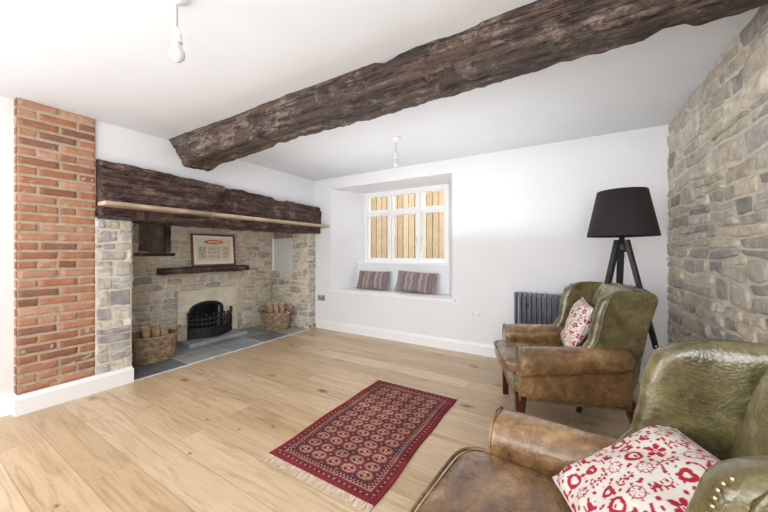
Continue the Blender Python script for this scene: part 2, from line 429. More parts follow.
def skirting(name,pts,h=.135,t=.018):
    prof=[(0,0),(t,0),(t,h-.03),(t*.6,h-.015),(t*.35,h),(0,h)]
    bm=bmesh.new(); rings=[]
    for (x,y,nx,ny) in pts: rings.append([bm.verts.new((x+nx*a,y+ny*a,b)) for a,b in prof])
    for r0,r1 in zip(rings,rings[1:]):
        for i in range(len(prof)):
            j=(i+1)%len(prof); bm.faces.new((r0[i],r0[j],r1[j],r1[i]))
    bm.faces.new(rings[0]); bm.faces.new(rings[-1][::-1]); bmesh.ops.recalc_face_normals(bm,faces=bm.faces[:])
    return struct(from_bm(bm,name,TRIM),'white moulded skirting board')
skirting('baseboard_back',[(-3.40,YB,0,-1),(XR,YB,0,-1)],.13)
skirting('baseboard_left',[(-3.50,-2.5,1,0),(-3.50,.55,1,-1),(-3.415,.55,1,-1),(-3.415,1.22,1,1),(-3.5,1.22,0,1)],.145)

# ---------------------------------------------------------------- brick pier
def bricks():
    VV=[];FF=[];CC=[]; rr=random.Random(5); bh=.061; g=.009; z=.0; row=0; w=.43
    while z<H-.01:
        hh=min(bh,H-z-.002)
        cuts=[0,.215,.43] if row%2==0 else [0,.105,.325,.43]
        if row%6==3: cuts=[0,.1,.21,.32,.43]
        cuts=[c+(rr.uniform(-.006,.006) if 0<c<.43 else 0) for c in cuts]
        for a,b in zip(cuts,cuts[1:]):
            col=Vector(PAL_B[rr.randrange(len(PAL_B))])*rr.uniform(.84,1.08); d=rr.uniform(.002,.007); base=len(VV)
            rot=rr.uniform(-.002,.002)
            for q in range(6):
                t=[0,.08,.35,.65,.92,1][q]
                for p in range(9):
                    s=[0,.03,.15,.32,.5,.68,.85,.97,1][p]
                    edge = q in (0,5) or p in (0,8)
                    y=.55+a+ (g*.5 if a>0 else 0)+(b-a-(g*.5 if a>0 else 0)-(g*.5 if b<.43 else 0))*s
                    zz=z+g*.5+(hh-g*.5)*t+rot*(s-.5)*2
                    n=noise.noise(Vector((y*35,zz*35,1)))*.003
                    if q in (0,1,4,5): zz+=noise.noise(Vector((y*28,row*2.1+q//3,4)))*.0025
                    if p in (0,1,7,8): y+=noise.noise(Vector((zz*40,y*10,4)))*.0025
                    if row==0: zz=max(zz,.001)
                    VV.append(Vector((XL-.008 if edge else XL+d+n, min(y,.98), min(zz,H)))); CC.append(tuple(col))
            for q in range(5):
                for p in range(8):
                    k=base+q*9+p; FF.append((k,k+1,k+10,k+9))
        col=Vector(PAL_B[rr.randrange(len(PAL_B))]); base=len(VV)
        for (x,zz) in ((-3.50,z+.006),(XL+.002,z+.006),(XL+.002,z+hh),(-3.50,z+hh)): VV.append(Vector((x,.546,zz))); CC.append(tuple(col))
        FF.append((base,base+1,base+2,base+3))
        z+=bh+g; row+=1
    k=len(VV); nf=len(FF)
    x0,x1,y0,y1=-3.60,XL+.0015,.55,.98
    bv=[(x,y,zz) for x in (x0,x1) for y in (y0,y1) for zz in (0,H)]
    VV+=[Vector(b) for b in bv]; CC+=[(.5,.5,.5)]*8
    FF+=[tuple(k+i for i in f) for f in ((0,1,3,2),(4,6,7,5),(0,4,5,1),(2,3,7,6),(0,2,6,4),(1,5,7,3))]
    o=from_data(VV,FF,'brick_pier',[BRICK,MORTB],cols=CC)
    for i,p in enumerate(o.data.polygons):
        if i>=nf: p.material_index=1
        else: p.use_smooth=True
    return o
info(bricks(),'faded orange-brown brick pier beside the inglenook','brick pier')

# ---------------------------------------------------------------- inglenook
XB=-4.25; YJ=1.23; YS=3.45
fp=empty('fireplace',(-3.9,2.3,0)); info(fp,'stone inglenook fireplace with slate hearth and black iron grate','fireplace')
def par(o,p=fp):
    o.parent=p; o.matrix_parent_inverse=Matrix.Translation(-Vector(p.location)); return o
RT=1.60; ZF=.055
hf=(2.02-YJ,2.76-YJ,.05,.64); hn=(1.59-YJ,1.92-YJ,1.17,1.56)
par(stone_wall('stone_back',(XB,YJ,0),(0,1,0),(0,0,1),(1,0,0),YS-YJ,RT,(.05,.12),(1.2,3.0),.014,PAL_F,11,[hf,hn]))
par(stone_wall('stone_side',(XB,YS,0),(1,0,0),(0,0,1),(0,-1,0),XL-XB+.004,RT-.14,(.05,.12),(1.2,3.0),.012,PAL_F,12,[(.03,.50,.88,1.50)]))
par(stone_wall('stone_jamb',(XL,YS-.004,0),(0,1,0),(0,0,1),(1,0,0),.162,1.46,(.06,.12),(1.0,1.6),.011,PAL_J,14))
par(stone_wall('stone_jamb',(XL,.98,0),(0,1,0),(0,0,1),(1,0,0),YJ-.98,1.46,(.06,.14),(1.0,2.0),.014,PAL_J,15))
par(stone_wall('stone_jamb',(XL,YJ,0),(-1,0,0),(0,0,1),(0,1,0),XL-XB,RT-.14,(.06,.12),(1.2,2.6),.013,PAL_J,16))
par(box('recess_soffit',XB-.3,-3.73,YJ-.05,YS+.15,RT-.02,RT,ROUGHP))
bm=bmesh.new()
quad(bm,(XB,YS+.005,1.40),(-3.72,YS+.005,1.40),(-3.72,YS+.005,RT),(XB,YS+.005,RT)); quad(bm,(XB,YJ-.005,1.40),(-3.72,YJ-.005,1.40),(-3.72,YJ-.005,RT),(XB,YJ-.005,RT))
par(from_bm(bm,'recess_cheek',ROUGHP))
bm=bmesh.new(); 
for a in ((( XB+.03,YS+.05,.88),(XB+.5,YS+.05,.88),(XB+.5,YS+.05,1.56),(XB+.03,YS+.05,1.56)),((XB+.03,YS,.88),(XB+.5,YS,.88),(XB+.5,YS+.05,.88),(XB+.03,YS+.05,.88)),((XB+.03,YS,.88),(XB+.03,YS+.05,.88),(XB+.03,YS+.05,1.56),(XB+.03,YS,1.56)),((XB+.5,YS,.88),(XB+.5,YS+.05,.88),(XB+.5,YS+.05,1.56),(XB+.5,YS,1.56))): quad(bm,*a)
NICH=plaster('niche_plaster',s2l(218,217,216)); par(from_bm(bm,'plastered_niche',NICH))
bm=bmesh.new(); a,b,z0,z1,xd=1.59,1.92,1.17,1.56,XB-.22
quad(bm,(xd,a,z0),(xd,b,z0),(xd,b,z1),(xd,a,z1)); quad(bm,(XB,a,z0),(xd,a,z0),(xd,a,z1),(XB,a,z1)); quad(bm,(XB,b,z0),(xd,b,z0),(xd,b,z1),(XB,b,z1))
quad(bm,(XB,a,z0),(XB,b,z0),(xd,b,z0),(xd,a,z0)); quad(bm,(XB,a,z1),(XB,b,z1),(xd,b,z1),(xd,a,z1))
par(from_bm(bm,'alcove',ROUGHP))
par(box('alcove_lining',XB-.03,XB+.012,1.865,1.925,1.17,1.56,MANT,bev=.004))
par(box('alcove_sill',XB-.2,XB+.04,1.55,1.96,1.13,1.168,MANT,bev=.006))
V_=[];F_=[];C_=[];rr=random.Random(2); y=YJ
TI=[(1,1,1),(1.06,1.02,.95),(.94,.98,1.05),(1.02,1,.97)]
def flag(x0,x1,y0,y1,z,c,ti=(1,1,1)):
    k=len(V_)
    for zz,i in ((-.02,0),(z-.004,0),(z,.004)):
        for (x,yy) in ((x0+i,y0+i),(x1-i,y0+i),(x1-i,y1-i),(x0+i,y1-i)): V_.append((x,yy,zz)); C_.append((c*ti[0],c*ti[1],c*ti[2]))
    for r in (0,4):
        for i in range(4):
            j=(i+1)%4; F_.append((k+r+i,k+r+j,k+r+4+j,k+r+4+i))
    F_.append((k+8,k+9,k+10,k+11))
while y<YS-.01:
    w=min(rr.uniform(.36,.5),YS-y)
    if YS-(y+w)<.15: w=YS-y
    xm=XB+rr.uniform(.36,.5)
    for a,b in ((XB,xm),(xm,-3.40)):
        flag(a+.009,b-.009,y+.009,y+w-.009,.011,rr.choice((.5,.62,.75,.9,1.0)),rr.choice(TI))
    y+=w
flag(XB,-3.402,YJ,YS,.007,1.6,(1.05,1,.93))
par(from_data(V_,F_,'hearth',SLATE,cols=C_))
V_=[];F_=[];C_=[]; flag(XB-.1,XB+.30,2.0,2.78,ZF,.95); par(from_data(V_,F_,'hearth_slab',SLATE,cols=C_))
bm=bmesh.new(); y0,y1,z0,zs1=2.12,2.59,ZF,.41; cy=(y0+y1)/2; rr_=(y1-y0)/2; ZT=.68; AR=.11; ya,yz=1.99,2.80
def prism(pts,xa,xb):
    lo=[bm.verts.new((xa,p[0],p[1])) for p in pts]; hi=[bm.verts.new((xb,p[0],p[1])) for p in pts]
    bm.faces.new(lo); bm.faces.new(hi[::-1])
    for i in range(len(pts)):
        j=(i+1)%len(pts); bm.faces.new((lo[i],lo[j],hi[j],hi[i]))
for za,zb_2 in ((z0,.236),(.242,zs1-.004)):
    prism([(ya,za),(y0,za),(y0,zb_2),(ya,zb_2)],XB-.12,XB+.035); prism([(y1,za),(yz,za),(yz,zb_2),(y1,zb_2)],XB-.12,XB+.04)
n=14
for i in range(n):
    t0=math.pi*(1-i/n); t1=math.pi*(1-(i+1)/n)
    a=(cy+rr_*math.cos(t0),zs1+AR*math.sin(t0)); b=(cy+rr_*math.cos(t1),zs1+AR*math.sin(t1))
    prism([a,b,(b[0],ZT),(a[0],ZT)],XB-.12,XB+.035)
prism([(ya,zs1),(y0,zs1),(y0,ZT),(ya,ZT)],XB-.12,XB+.035); prism([(y1,zs1),(yz,zs1),(yz,ZT),(y1,ZT)],XB-.12,XB+.035)
bmesh.ops.remove_doubles(bm,verts=bm.verts[:],dist=1e-5)
bmesh.ops.recalc_face_normals(bm,faces=bm.faces[:]); par(from_bm(bm,'limestone_surround',LIME))
bm=bmesh.new(); xd=XB-.34
quad(bm,(xd,y0,z0),(xd,y1,z0),(xd,y1,.62),(xd,y0,.62)); quad(bm,(XB-.1,y0,z0),(xd,y0,z0),(xd,y0,.62),(XB-.1,y0,.62)); quad(bm,(XB-.1,y1,z0),(xd,y1,z0),(xd,y1,.62),(XB-.1,y1,.62)); quad(bm,(XB-.1,y0,.62),(XB-.1,y1,.62),(xd,y1,.62),(xd,y0,.62)); quad(bm,(XB,y0,z0+.002),(XB,y1,z0+.002),(xd,y1,z0+.002),(xd,y0,z0+.002))
par(from_bm(bm,'firebox',SOOT))
pts=[(XB+.02,y0+.02,z0)]+[(XB+.02,cy+(rr_-.02)*math.cos(math.pi*(1-i/16)),zs1+(AR-.02)*math.sin(math.pi*(1-i/16))) for i in range(17)]+[(XB+.02,y1-.02,z0)]
V_,F_=path_tube(pts,.022,8); o=from_data(V_,F_,'arch_frame',IRON,smooth=True); par(o)
bm=bmesh.new(); nb=15; ga,gb=2.10,2.68
def bow(t): return XB+.07+.14*math.sin(math.pi*t)
for i in range(nb):
    t=i/(nb-1); yy=lerp(ga,gb,t); x=bow(t); zt_=.30+.03*math.sin(math.pi*t)
    tube_bm(bm,(x,yy,z0),(x,yy,zt_+.02),.0085,n=8)
    if i%2==0: bmesh.ops.create_icosphere(bm,subdivisions=2,radius=.018,matrix=Matrix.Translation((x,yy,zt_+.034)))
for z in (.075,.14,.245,.30):
    for i in range(14):
        t=i/14;u=(i+1)/14; tube_bm(bm,(bow(t),lerp(ga,gb,t),z),(bow(u),lerp(ga,gb,u),z),.011,n=8)
for i in range(14):
    t=i/14;u=(i+1)/14
    pa=(bow(t)-.006,lerp(ga,gb,t));pb=(bow(u)-.006,lerp(ga,gb,u)); quad(bm,(*pa,z0),(*pb,z0),(*pb,.19),(*pa,.19))
for yy in (ga,gb):
    tube_bm(bm,(XB+.07,yy,z0),(XB+.07,yy,.37),.014,n=10); bmesh.ops.create_icosphere(bm,subdivisions=2,radius=.022,matrix=Matrix.Translation((XB+.07,yy,.385)))
bbox(bm,XB-.18,XB+.08,2.14,2.57,.10,.13); bbox(bm,XB-.2,XB-.18,2.14,2.57,.10,.45)
par(from_bm(bm,'grate',IRON))
bm=bmesh.new(); 
for i in range(10):
    t0=math.pi*(1-i/10);t1=math.pi*(1-(i+1)/10)
    quad(bm,(XB+.01,cy+(rr_-.02)*math.cos(t0),zs1+(AR-.02)*math.sin(t0)),(XB+.01,cy+(rr_-.02)*math.cos(t1),zs1+(AR-.02)*math.sin(t1)),(XB+.06,cy+.18*math.cos(t1),.42+.04*math.sin(t1)),(XB+.06,cy+.18*math.cos(t0),.42+.04*math.sin(t0)))
par(from_bm(bm,'hood',IRON,smooth=True))

# beams (rough hewn)
def rough(name,mat,axis,a0,a1,prof,n,amp,seed,endfn=None,hi=.006,groove=.012):
    rings=[]
    for i in range(n+1):
        a=lerp(a0,a1,i/n); ring=[]
        P=prof(a); pc=sum(p for p,q in P)/len(P); qc=sum(q for p,q in P)/len(P)
        for (p,q) in P:
            nx=p-pc; ny=q-qc
            dx=math.copysign(1,nx) if abs(nx)>abs(ny)*.8 else 0; dy=math.copysign(1,ny) if abs(ny)>abs(nx)*.8 else 0
            d=noise.fractal(Vector((a*1.4,p*4,q*4+seed)),1,2,4)*amp
            d+=noise.noise(Vector((a*9,p*20,q*20+seed)))*hi + noise.noise(Vector((a*30,p*42,q*42+seed)))*hi*.6
            g=abs(noise.noise(Vector((a*.5,p*12,q*12+seed*2))))
            if g<.045: d-=groove*(1-g/.045)
            c=noise.noise(Vector((a*3.3,p*3,q*3+seed*5)))
            if c>.25: d-=min(.02,(c-.25)*.14)
            aa=a
            if endfn: aa=endfn(a,p,q)
            P2=(p+dx*d,q+dy*d)
            ring.append((aa,P2[0],P2[1]) if axis==0 else (P2[0],aa,P2[1]))
        rings.append(ring)
    return loft(rings,name,mat,None,smooth=True)
def rect_outline(p0,p1,q0,q1,ch,k=6):
    c=[(p0+ch,q0),(p1-ch,q0),(p1,q0+ch),(p1,q1-ch),(p1-ch,q1),(p0+ch,q1),(p0,q1-ch),(p0,q0+ch)]
    out=[]
    for i in range(8):
        a=c[i];b=c[(i+1)%8]; m=k if i%2==0 else 2
        for j in range(m): out.append((lerp(a[0],b[0],j/m),lerp(a[1],b[1],j/m)))
    return out
def cb(a):
    zb_=interp([(-3.4,2.0),(-2.9,2.04),(-1.5,2.085),(XR,2.105)],a)+.006*noise.noise(Vector((a*2.3,0,7)))
    yw=interp([(-3.4,1.79),(-2,1.765),(XR,1.75)],a)
    ch=.012+.008*noise.noise(Vector((a*3.1,4,7)))
    return rect_outline(1.535,yw,zb_,H+.03,ch,14)
def cend(a,p,q):
    if a<-2.9: return lerp(-3.42+.26*max(0,min(1,(2.30-q)/.28)),-2.9,(a+3.43)/.53)
    return a
info(rough('ceiling_beam',BEAM,0,-3.43,XR+.02,cb,340,.010,3,cend,hi=.0075),'rough-hewn dark aged timber ceiling beam','beam')
def mb(a):
    zt_=lerp(1.962,1.868,(a-1)/2.6); out=[]
    for (p,q) in rect_outline(-3.72,-3.30,1.468,zt_,.012,12):
        st=1.79+.012*math.sin(a*2.3)
        if p>-3.45 and q>st: p-=.030+.05*(q-st)
        if p>-3.5 and q<1.55: p-=.012
        out.append((p,q))
    return out
info(rough('mantel_beam',MANT,1,.99,YB-.003,mb,230,.009,8,hi=.0085),'massive dark reddish-brown oak lintel over the inglenook','beam')
info(box('mantel_shelf',-3.275,-3.12,.95,3.60,1.555,1.585,PLANK,bev=.002),'long pale unfinished timber plank shelf','shelf')
def ms(a): return rect_outline(XB+.030,XB+.15,.905,.985,.010,6)
info(rough('inner_mantel_shelf',MANT,1,1.76,2.93,ms,60,.005,2,hi=.003,groove=.004),'short dark rough timber shelf above the fire','shelf')

pic=empty('framed_picture',(XB+.08,2.435,.992)); pic.rotation_euler=(0,math.radians(-5),0)
info(pic,'landscape vintage print in thin brown wooden frame','picture')
bm=bmesh.new(); W2,Hh,f=.30,.43,.022
bbox(bm,0,.02,-W2,W2,0,f);bbox(bm,0,.02,-W2,W2,Hh-f,Hh);bbox(bm,0,.02,-W2,-W2+f,f,Hh-f);bbox(bm,0,.02,W2-f,W2,f,Hh-f)
from_bm(bm,'frame',FRAMEW,pic)
def art(u,v):
    c=s2l(226,218,200)
    if u<.06 or u>.94 or v<.08 or v>.92: return s2l(240,238,232)
    e=((u-.5)/.22)**2+((v-.78)/.07)**2
    if e<1: return s2l(244,236,220) if abs(v-.78)<.022 and (u*40)%1<.65 and abs(u-.5)<.16 else s2l(196,84,54)
    if e<1.35: return s2l(226,180,100)
    if .12<u<.30 and .2<v<.62: return s2l(150,146,138) if noise.noise(Vector((u*22,v*22,0)))>0 else s2l(200,192,176)
    if .70<u<.88 and .2<v<.62: return s2l(196,150,118) if noise.noise(Vector((u*22,v*22,4)))>.1 else s2l(216,202,178)
    if .35<u<.66 and .15<v<.64 and (v*22)%1<.38 and noise.noise(Vector((u*60,round(v*22),2)))>-.15: return s2l(130,124,118)
    return c
def gridmesh(nx,ny,fn):
    V=[];C=[];F=[]
    for j in range(ny+1):
        for i in range(nx+1):
            v,c=fn(i,j); V.append(v);C.append(c)
    for j in range(ny):
        for i in range(nx):
            k=j*(nx+1)+i; F.append((k,k+1,k+nx+2,k+nx+1))
    return V,F,C
V_,F_,C_=gridmesh(110,80,lambda i,j:((.010,lerp(-W2+f,W2-f,i/110),lerp(f,Hh-f,j/80)),art(i/110,j/80)))
from_data(V_,F_,'print',PAPER,pic,cols=C_)

# ---------------------------------------------------------------- baskets and logs
def basket(loc,rz,a,b,h,label):
    e=empty('log_basket',loc,rz); info(e,label,'basket')
    V=[];F=[];rows=15;seg=96
    for r in range(rows):
        z=.012+h*r/rows; fl=.86+.14*(r/rows)
        pts=[((a*fl+.007*math.sin(16*t+math.pi*r))*math.cos(t),(b*fl+.007*math.sin(16*t+math.pi*r))*math.sin(t),z) for t in [2*math.pi*i/seg for i in range(seg)]]
        v,f=path_tube(pts,h/rows*.53,6,True); k=len(V); V+=v; F+=[tuple(i+k for i in q) for q in f]
    for i in range(32):
        t=2*math.pi*i/32; v,f=path_tube([(a*(.86+.14*s)*math.cos(t),b*(.86+.14*s)*math.sin(t),.01+h*s) for s in (0,.5,1)],.005,6); k=len(V); V+=v; F+=[tuple(i+k for i in q) for q in f]
    k=len(V); V+=[(a*.85*math.cos(2*math.pi*i/24),b*.85*math.sin(2*math.pi*i/24),.01) for i in range(24)]; F.append(tuple(range(k,k+24)))
    from_data(V,F,'body',WICK,e,True)
    V=[];F=[]
    for s in (0,1):
        pts=[((a+.004)*math.cos(t)+.008*math.cos(20*t+s*math.pi),(b+.004)*math.sin(t),h+.008*math.sin(20*t+s*math.pi)) for t in [2*math.pi*i/120 for i in range(120)]]
        v,f=path_tube(pts,.011,6,True); k=len(V); V+=v; F+=[tuple(i+k for i in q) for q in f]
    from_data(V,F,'rim',WICK,e,True)
    for s in (-1,1):
        pts=[(s*(a+.015+.02*math.sin(math.pi*i/12)),.085*math.cos(math.pi*i/12),h-.01+.075*math.sin(math.pi*i/12)) for i in range(13)]
        v,f=path_tube(pts,.011,8); from_data(v,f,'handle',WICK,e,True)
    return e
def log(loc,rot,r,L,grp,rr):
    rings=[];n=14; ph=rr.random()*6
    prof=[1+.12*math.sin(3*t+ph)+rr.uniform(-.04,.04) for t in [2*math.pi*i/n for i in range(n)]]
    for j in range(7):
        z=-L/2+L*j/6; rings.append([(r*prof[i]*math.cos(2*math.pi*i/n)*(1+.04*math.sin(j+i)),r*prof[i]*math.sin(2*math.pi*i/n),z) for i in range(n)])
    o=loft(rings,'log',[BARK,CUT],None,smooth=False)
    for p in o.data.polygons:
        if len(p.vertices)>4: p.material_index=1
    o.location=loc; o.rotation_euler=rot
    info(o,'split firewood log stacked in a wicker basket','log',group=grp)
rr=random.Random(4)
def fill(c,rz,h,grp,P):
    for x,y in P:
        X=c[0]+x*math.cos(rz)-y*math.sin(rz); Y=c[1]+x*math.sin(rz)+y*math.cos(rz); L=h*rr.uniform(.92,1.15)
        log((X,Y,c[2]+.030+L*.5+rr.uniform(0,.02)),(.16,.14,0),rr.uniform(.034,.039),L,grp,rr)
PP=[(-.115,0),(-.03,-.055),(-.03,.055),(.06,-.05),(.06,.05),(.13,0)]
basket((-3.88,1.56,.014),math.radians(70),.235,.18,.27,'oval woven wicker basket of logs on the slate hearth'); fill((-3.88,1.56,.014),math.radians(70),.32,'logs in the first basket',PP)
basket((-3.86,3.20,.014),math.radians(10),.235,.18,.25,'oval wicker basket heaped with logs in hearth corner'); fill((-3.86,3.20,.014),math.radians(10),.31,'logs in the second basket',PP)

# ---------------------------------------------------------------- rug
def rugc(x,y,W,L):
    red=s2l(130,46,52);dk=s2l(48,34,46);tan=s2l(180,146,122);mar=s2l(110,46,52);nav=s2l(58,52,70);rose=s2l(166,102,84);cream=s2l(198,174,150)
    d=min(x,W-x,y,L-y)
    if d<.010: return red
    along = y if min(x,W-x)<min(y,L-y) else x
    if d<.062:
        k=(along/.034)%1; q=(d-.010)/.052
        if abs(k-.5)+abs(q-.5)<.16: return tan
        if abs(k-.5)+abs(q-.5)<.32: return nav
        if (k<.08 or k>.92) and .3<q<.7: return dk
        return red
    if d<.066: return tan
    if d<.090:
        k=(along/.022)%1; q=(d-.066)/.024
        return tan if abs(q-abs(k*2-1))<.18 else dk
    if d<.096: return red
    if d<.100: return nav
    fx,fy=x-.10,y-.10; FW,FL=W-.20,L-.20
    nx_,ny_=5,13; cx=fx/FW*nx_; cy_=fy/FL*ny_; a=cx%1-.5; b=cy_%1-.5; A,B=abs(a),abs(b)
    o=max(A,B,(A+B)*.72)
    if o<.07: return cream
    if o<.13: return red
    if o<.29: return (nav if a*b>0 else rose) if min(A,B)>.03 else tan
    if o<.36: return tan
    if o<.39: return dk
    if o<.44: return rose
    a2=(cx+.5)%1-.5; b2=(cy_+.5)%1-.5
    if abs(a2)+abs(b2)<.07: return cream
    if abs(a2)+abs(b2)<.14: return nav
    return nav if (A>.475 or B>.475) else mar
rug=empty('rug',(-1.14,1.80,0)); info(rug,'small faded red and navy patterned oriental rug with cream fringe','rug')
W,L=.73,1.20; nx,ny=300,480
def rf(i,j):
    x=W*i/nx;y=L*j/ny; wob=.012*noise.noise(Vector((y*3,0,0)))
    px=x+.003*noise.noise(Vector((x*9,y*9,1))); py=y+.005*noise.noise(Vector((x*8,y*8,5)))
    return (x-W/2+wob,y-L/2,.0085+.0008*noise.noise(Vector((x*6,y*6,0)))),Vector(rugc(px,py,W,L))*(1+.35*noise.noise(Vector((x*1.5,y*14,3)))+.3*noise.noise(Vector((x*5,y*5,8))))
V_,F_,C_=gridmesh(nx,ny,rf)
k0=len(V_); bd=[(i,0) for i in range(nx)]+[(nx,j) for j in range(ny)]+[(i,ny) for i in range(nx,0,-1)]+[(0,j) for j in range(ny,0,-1)]
for (i,j) in bd:
    v=V_[j*(nx+1)+i]; V_.append((v[0],v[1],.001)); C_.append(s2l(90,28,36))
for q,(i,j) in enumerate(bd):
    (i2,j2)=bd[(q+1)%len(bd)]; F_.append((j*(nx+1)+i,k0+q,k0+(q+1)%len(bd),j2*(nx+1)+i2))
from_data(V_,F_,'pile',TEX,rug,cols=C_)
FR=M('cream_fringe',.9,0,s2l(214,200,176)); v=FR.coord(); FR.color(FR.ramp(FR.noise(v,40,2),[(.3,s2l(190,174,150)),(.7,s2l(226,214,194))])); FR=FR.m
bm=bmesh.new(); rr=random.Random(9)
for s in (-1,1):
    for i in range(130):
        x=-W/2+W*(i+.5)/130; y=s*L/2; l=rr.uniform(.035,.06); dx=rr.uniform(-.02,.02)
        ww=.0024
        quad(bm,(x-ww,y-s*.004,.007),(x+ww,y-s*.004,.007),(x+ww+dx*.5,y+s*l*.5,.004),(x-ww+dx*.5,y+s*l*.5,.004))
        quad(bm,(x-ww+dx*.5,y+s*l*.5,.004),(x+ww+dx*.5,y+s*l*.5,.004),(x+ww+dx,y+s*l,.002),(x-ww+dx,y+s*l,.002))
info(from_bm(bm,'fringe',FR,rug),kind='stuff')

# ---------------------------------------------------------------- cushions
def pillow(name,w,h,T,cf,Mx,n=90,label='',cat='cushion',mat=CLOTH,group=None):
    V=[];C=[];F=[]; idx={}
    def outline(s,t):
        x=w/2*s*(1-.045*(1-t*t)); y=h/2*t*(1-.045*(1-s*s))
        return x,y
    for side in (1,-1):
        for j in range(n+1):
            for i in range(n+1):
                if side==-1 and (i in (0,n) or j in (0,n)): continue
                s=-1+2*i/n;t=-1+2*j/n; x,y=outline(s,t)
                e=max(0,(1-abs(s)**2.6)*(1-abs(t)**2.6)); z=side*T/2*(e**.55)
                z+=side*.018*noise.noise(Vector((s*2.2,t*2.2,w*10+side)))*min(1,e*3)
                rr_=math.hypot(1-abs(s),1-abs(t)); z+=side*.004*math.sin(math.atan2(1-abs(t)+1e-6,1-abs(s)+1e-6)*9)*max(0,1-rr_*1.6)*min(1,e*8)
                idx[side,i,j]=len(V); V.append(Mx@Vector((x,y,z))); C.append(cf(s*w/2,t*h/2))
    def g(side,i,j): return idx.get((side,i,j), idx.get((1,i,j)))
    for side in (1,-1):
        for j in range(n):
            for i in range(n):
                q=(g(side,i,j),g(side,i+1,j),g(side,i+1,j+1),g(side,i,j+1))
                F.append(q if side==1 else q[::-1])
    k=len(V); pts=[]
    for a in range(80):
        u=a/80*4; e_=int(u);f_=u-e_; s,t=[(lerp(-1,1,f_),-1),(1,lerp(-1,1,f_)),(lerp(1,-1,f_),1),(-1,lerp(1,-1,f_))][e_]
        x,y=outline(s,t); pts.append(Mx@Vector((x,y,0)))
    v,f=path_tube(pts,.0035,6,True)
    for q in v: V.append(q); C.append(C[0])
    F+=[tuple(i+k for i in q) for q in f]
    o=from_data(V,F,name,mat,None,True,C); info(o,label,cat,group=group); return o
def stripes(x,y):
    a=math.sin(x*85+2.5*noise.noise(Vector((x*9,y*9,0)))); b=math.sin(x*31+.8)
    c0=Vector(s2l(140,128,126));c1=Vector(s2l(172,160,157));c2=Vector(s2l(116,100,98))
    c=c0.lerp(c1,max(0,a)); 
    if b>.5: c=c.lerp(c2,.6)
    if math.sin(y*110+x*60)>.4: c=c*.88
    return tuple(c)
RED=s2l(170,42,60);CRM=s2l(222,215,207)
def heart(x,y): 
    x*=1.25;y=y*1.25+.15; return (x*x+y*y-1)**3-x*x*y**3<0
def toile(x,y,cs=.054):
    x+=50*cs;y+=50*cs
    i=math.floor(x/cs);j=math.floor(y/cs); a=(x/cs-i-.5)*2;b=(y/cs-j-.5)*2
    h=int((i*73856093)^(j*19349663))%6; r=math.hypot(a,b);th=math.atan2(b,a)
    red=False
    if h==0: red=heart(a/.75,b/.75) and not heart(a/.3,b/.3)
    elif h==1: red=(r<.8) and not heart(a/.5,b/.5)
    elif h==2: red=(abs(math.sin(3*th))<.18+.1*(1-r) and r<.85) or .55<r<.65
    elif h==3:
        red=((a+.05)/.5)**2+((b)/.28)**2<1 or math.hypot(a-.45,b-.3)<.2 or (a<-.3 and abs(b-.25*(-a-.3)*2)<.14 and a>-.85) or (abs(b+.5)<.07 and abs(a)<.6)
    elif h==4: red= r<.85*abs(math.cos(2.5*th))**.5 and r>.2 or r<.1
    else: red= (abs(b)<.9 and abs(a-.2*math.sin(b*4))<.08) or (math.hypot((abs(a)-.3)/.25,(((b+1)*2.2)%1-.5)/.3)<.8)
    if not red:
        if math.hypot(abs(a)-1,abs(b)-1)<.18: red=True
        elif noise.noise(Vector((x*80,y*80,2)))>.38: red=True
    return RED if red else CRM
def orient(loc,zdir,ydir):
    z=Vector(zdir).normalized(); y=Vector(ydir); y=(y-z*y.dot(z)).normalized(); x=y.cross(z)
    Mm=Matrix((x,y,z)).transposed().to_4x4(); Mm.translation=Vector(loc); return Mm
pillow('cushion',.55,.28,.14,stripes,orient((-2.56,3.93,.755),(.0,-1,.34),(0,.34,1)),60,'mauve-grey striped rectangular cushion on the white window seat',group='window seat cushions')
pillow('cushion.001',.60,.29,.14,stripes,orient((-1.84,3.92,.76),(.05,-1,.36),(0.03,.36,1)),60,'mauve-grey striped rectangular cushion on the white window seat',group='window seat cushions')

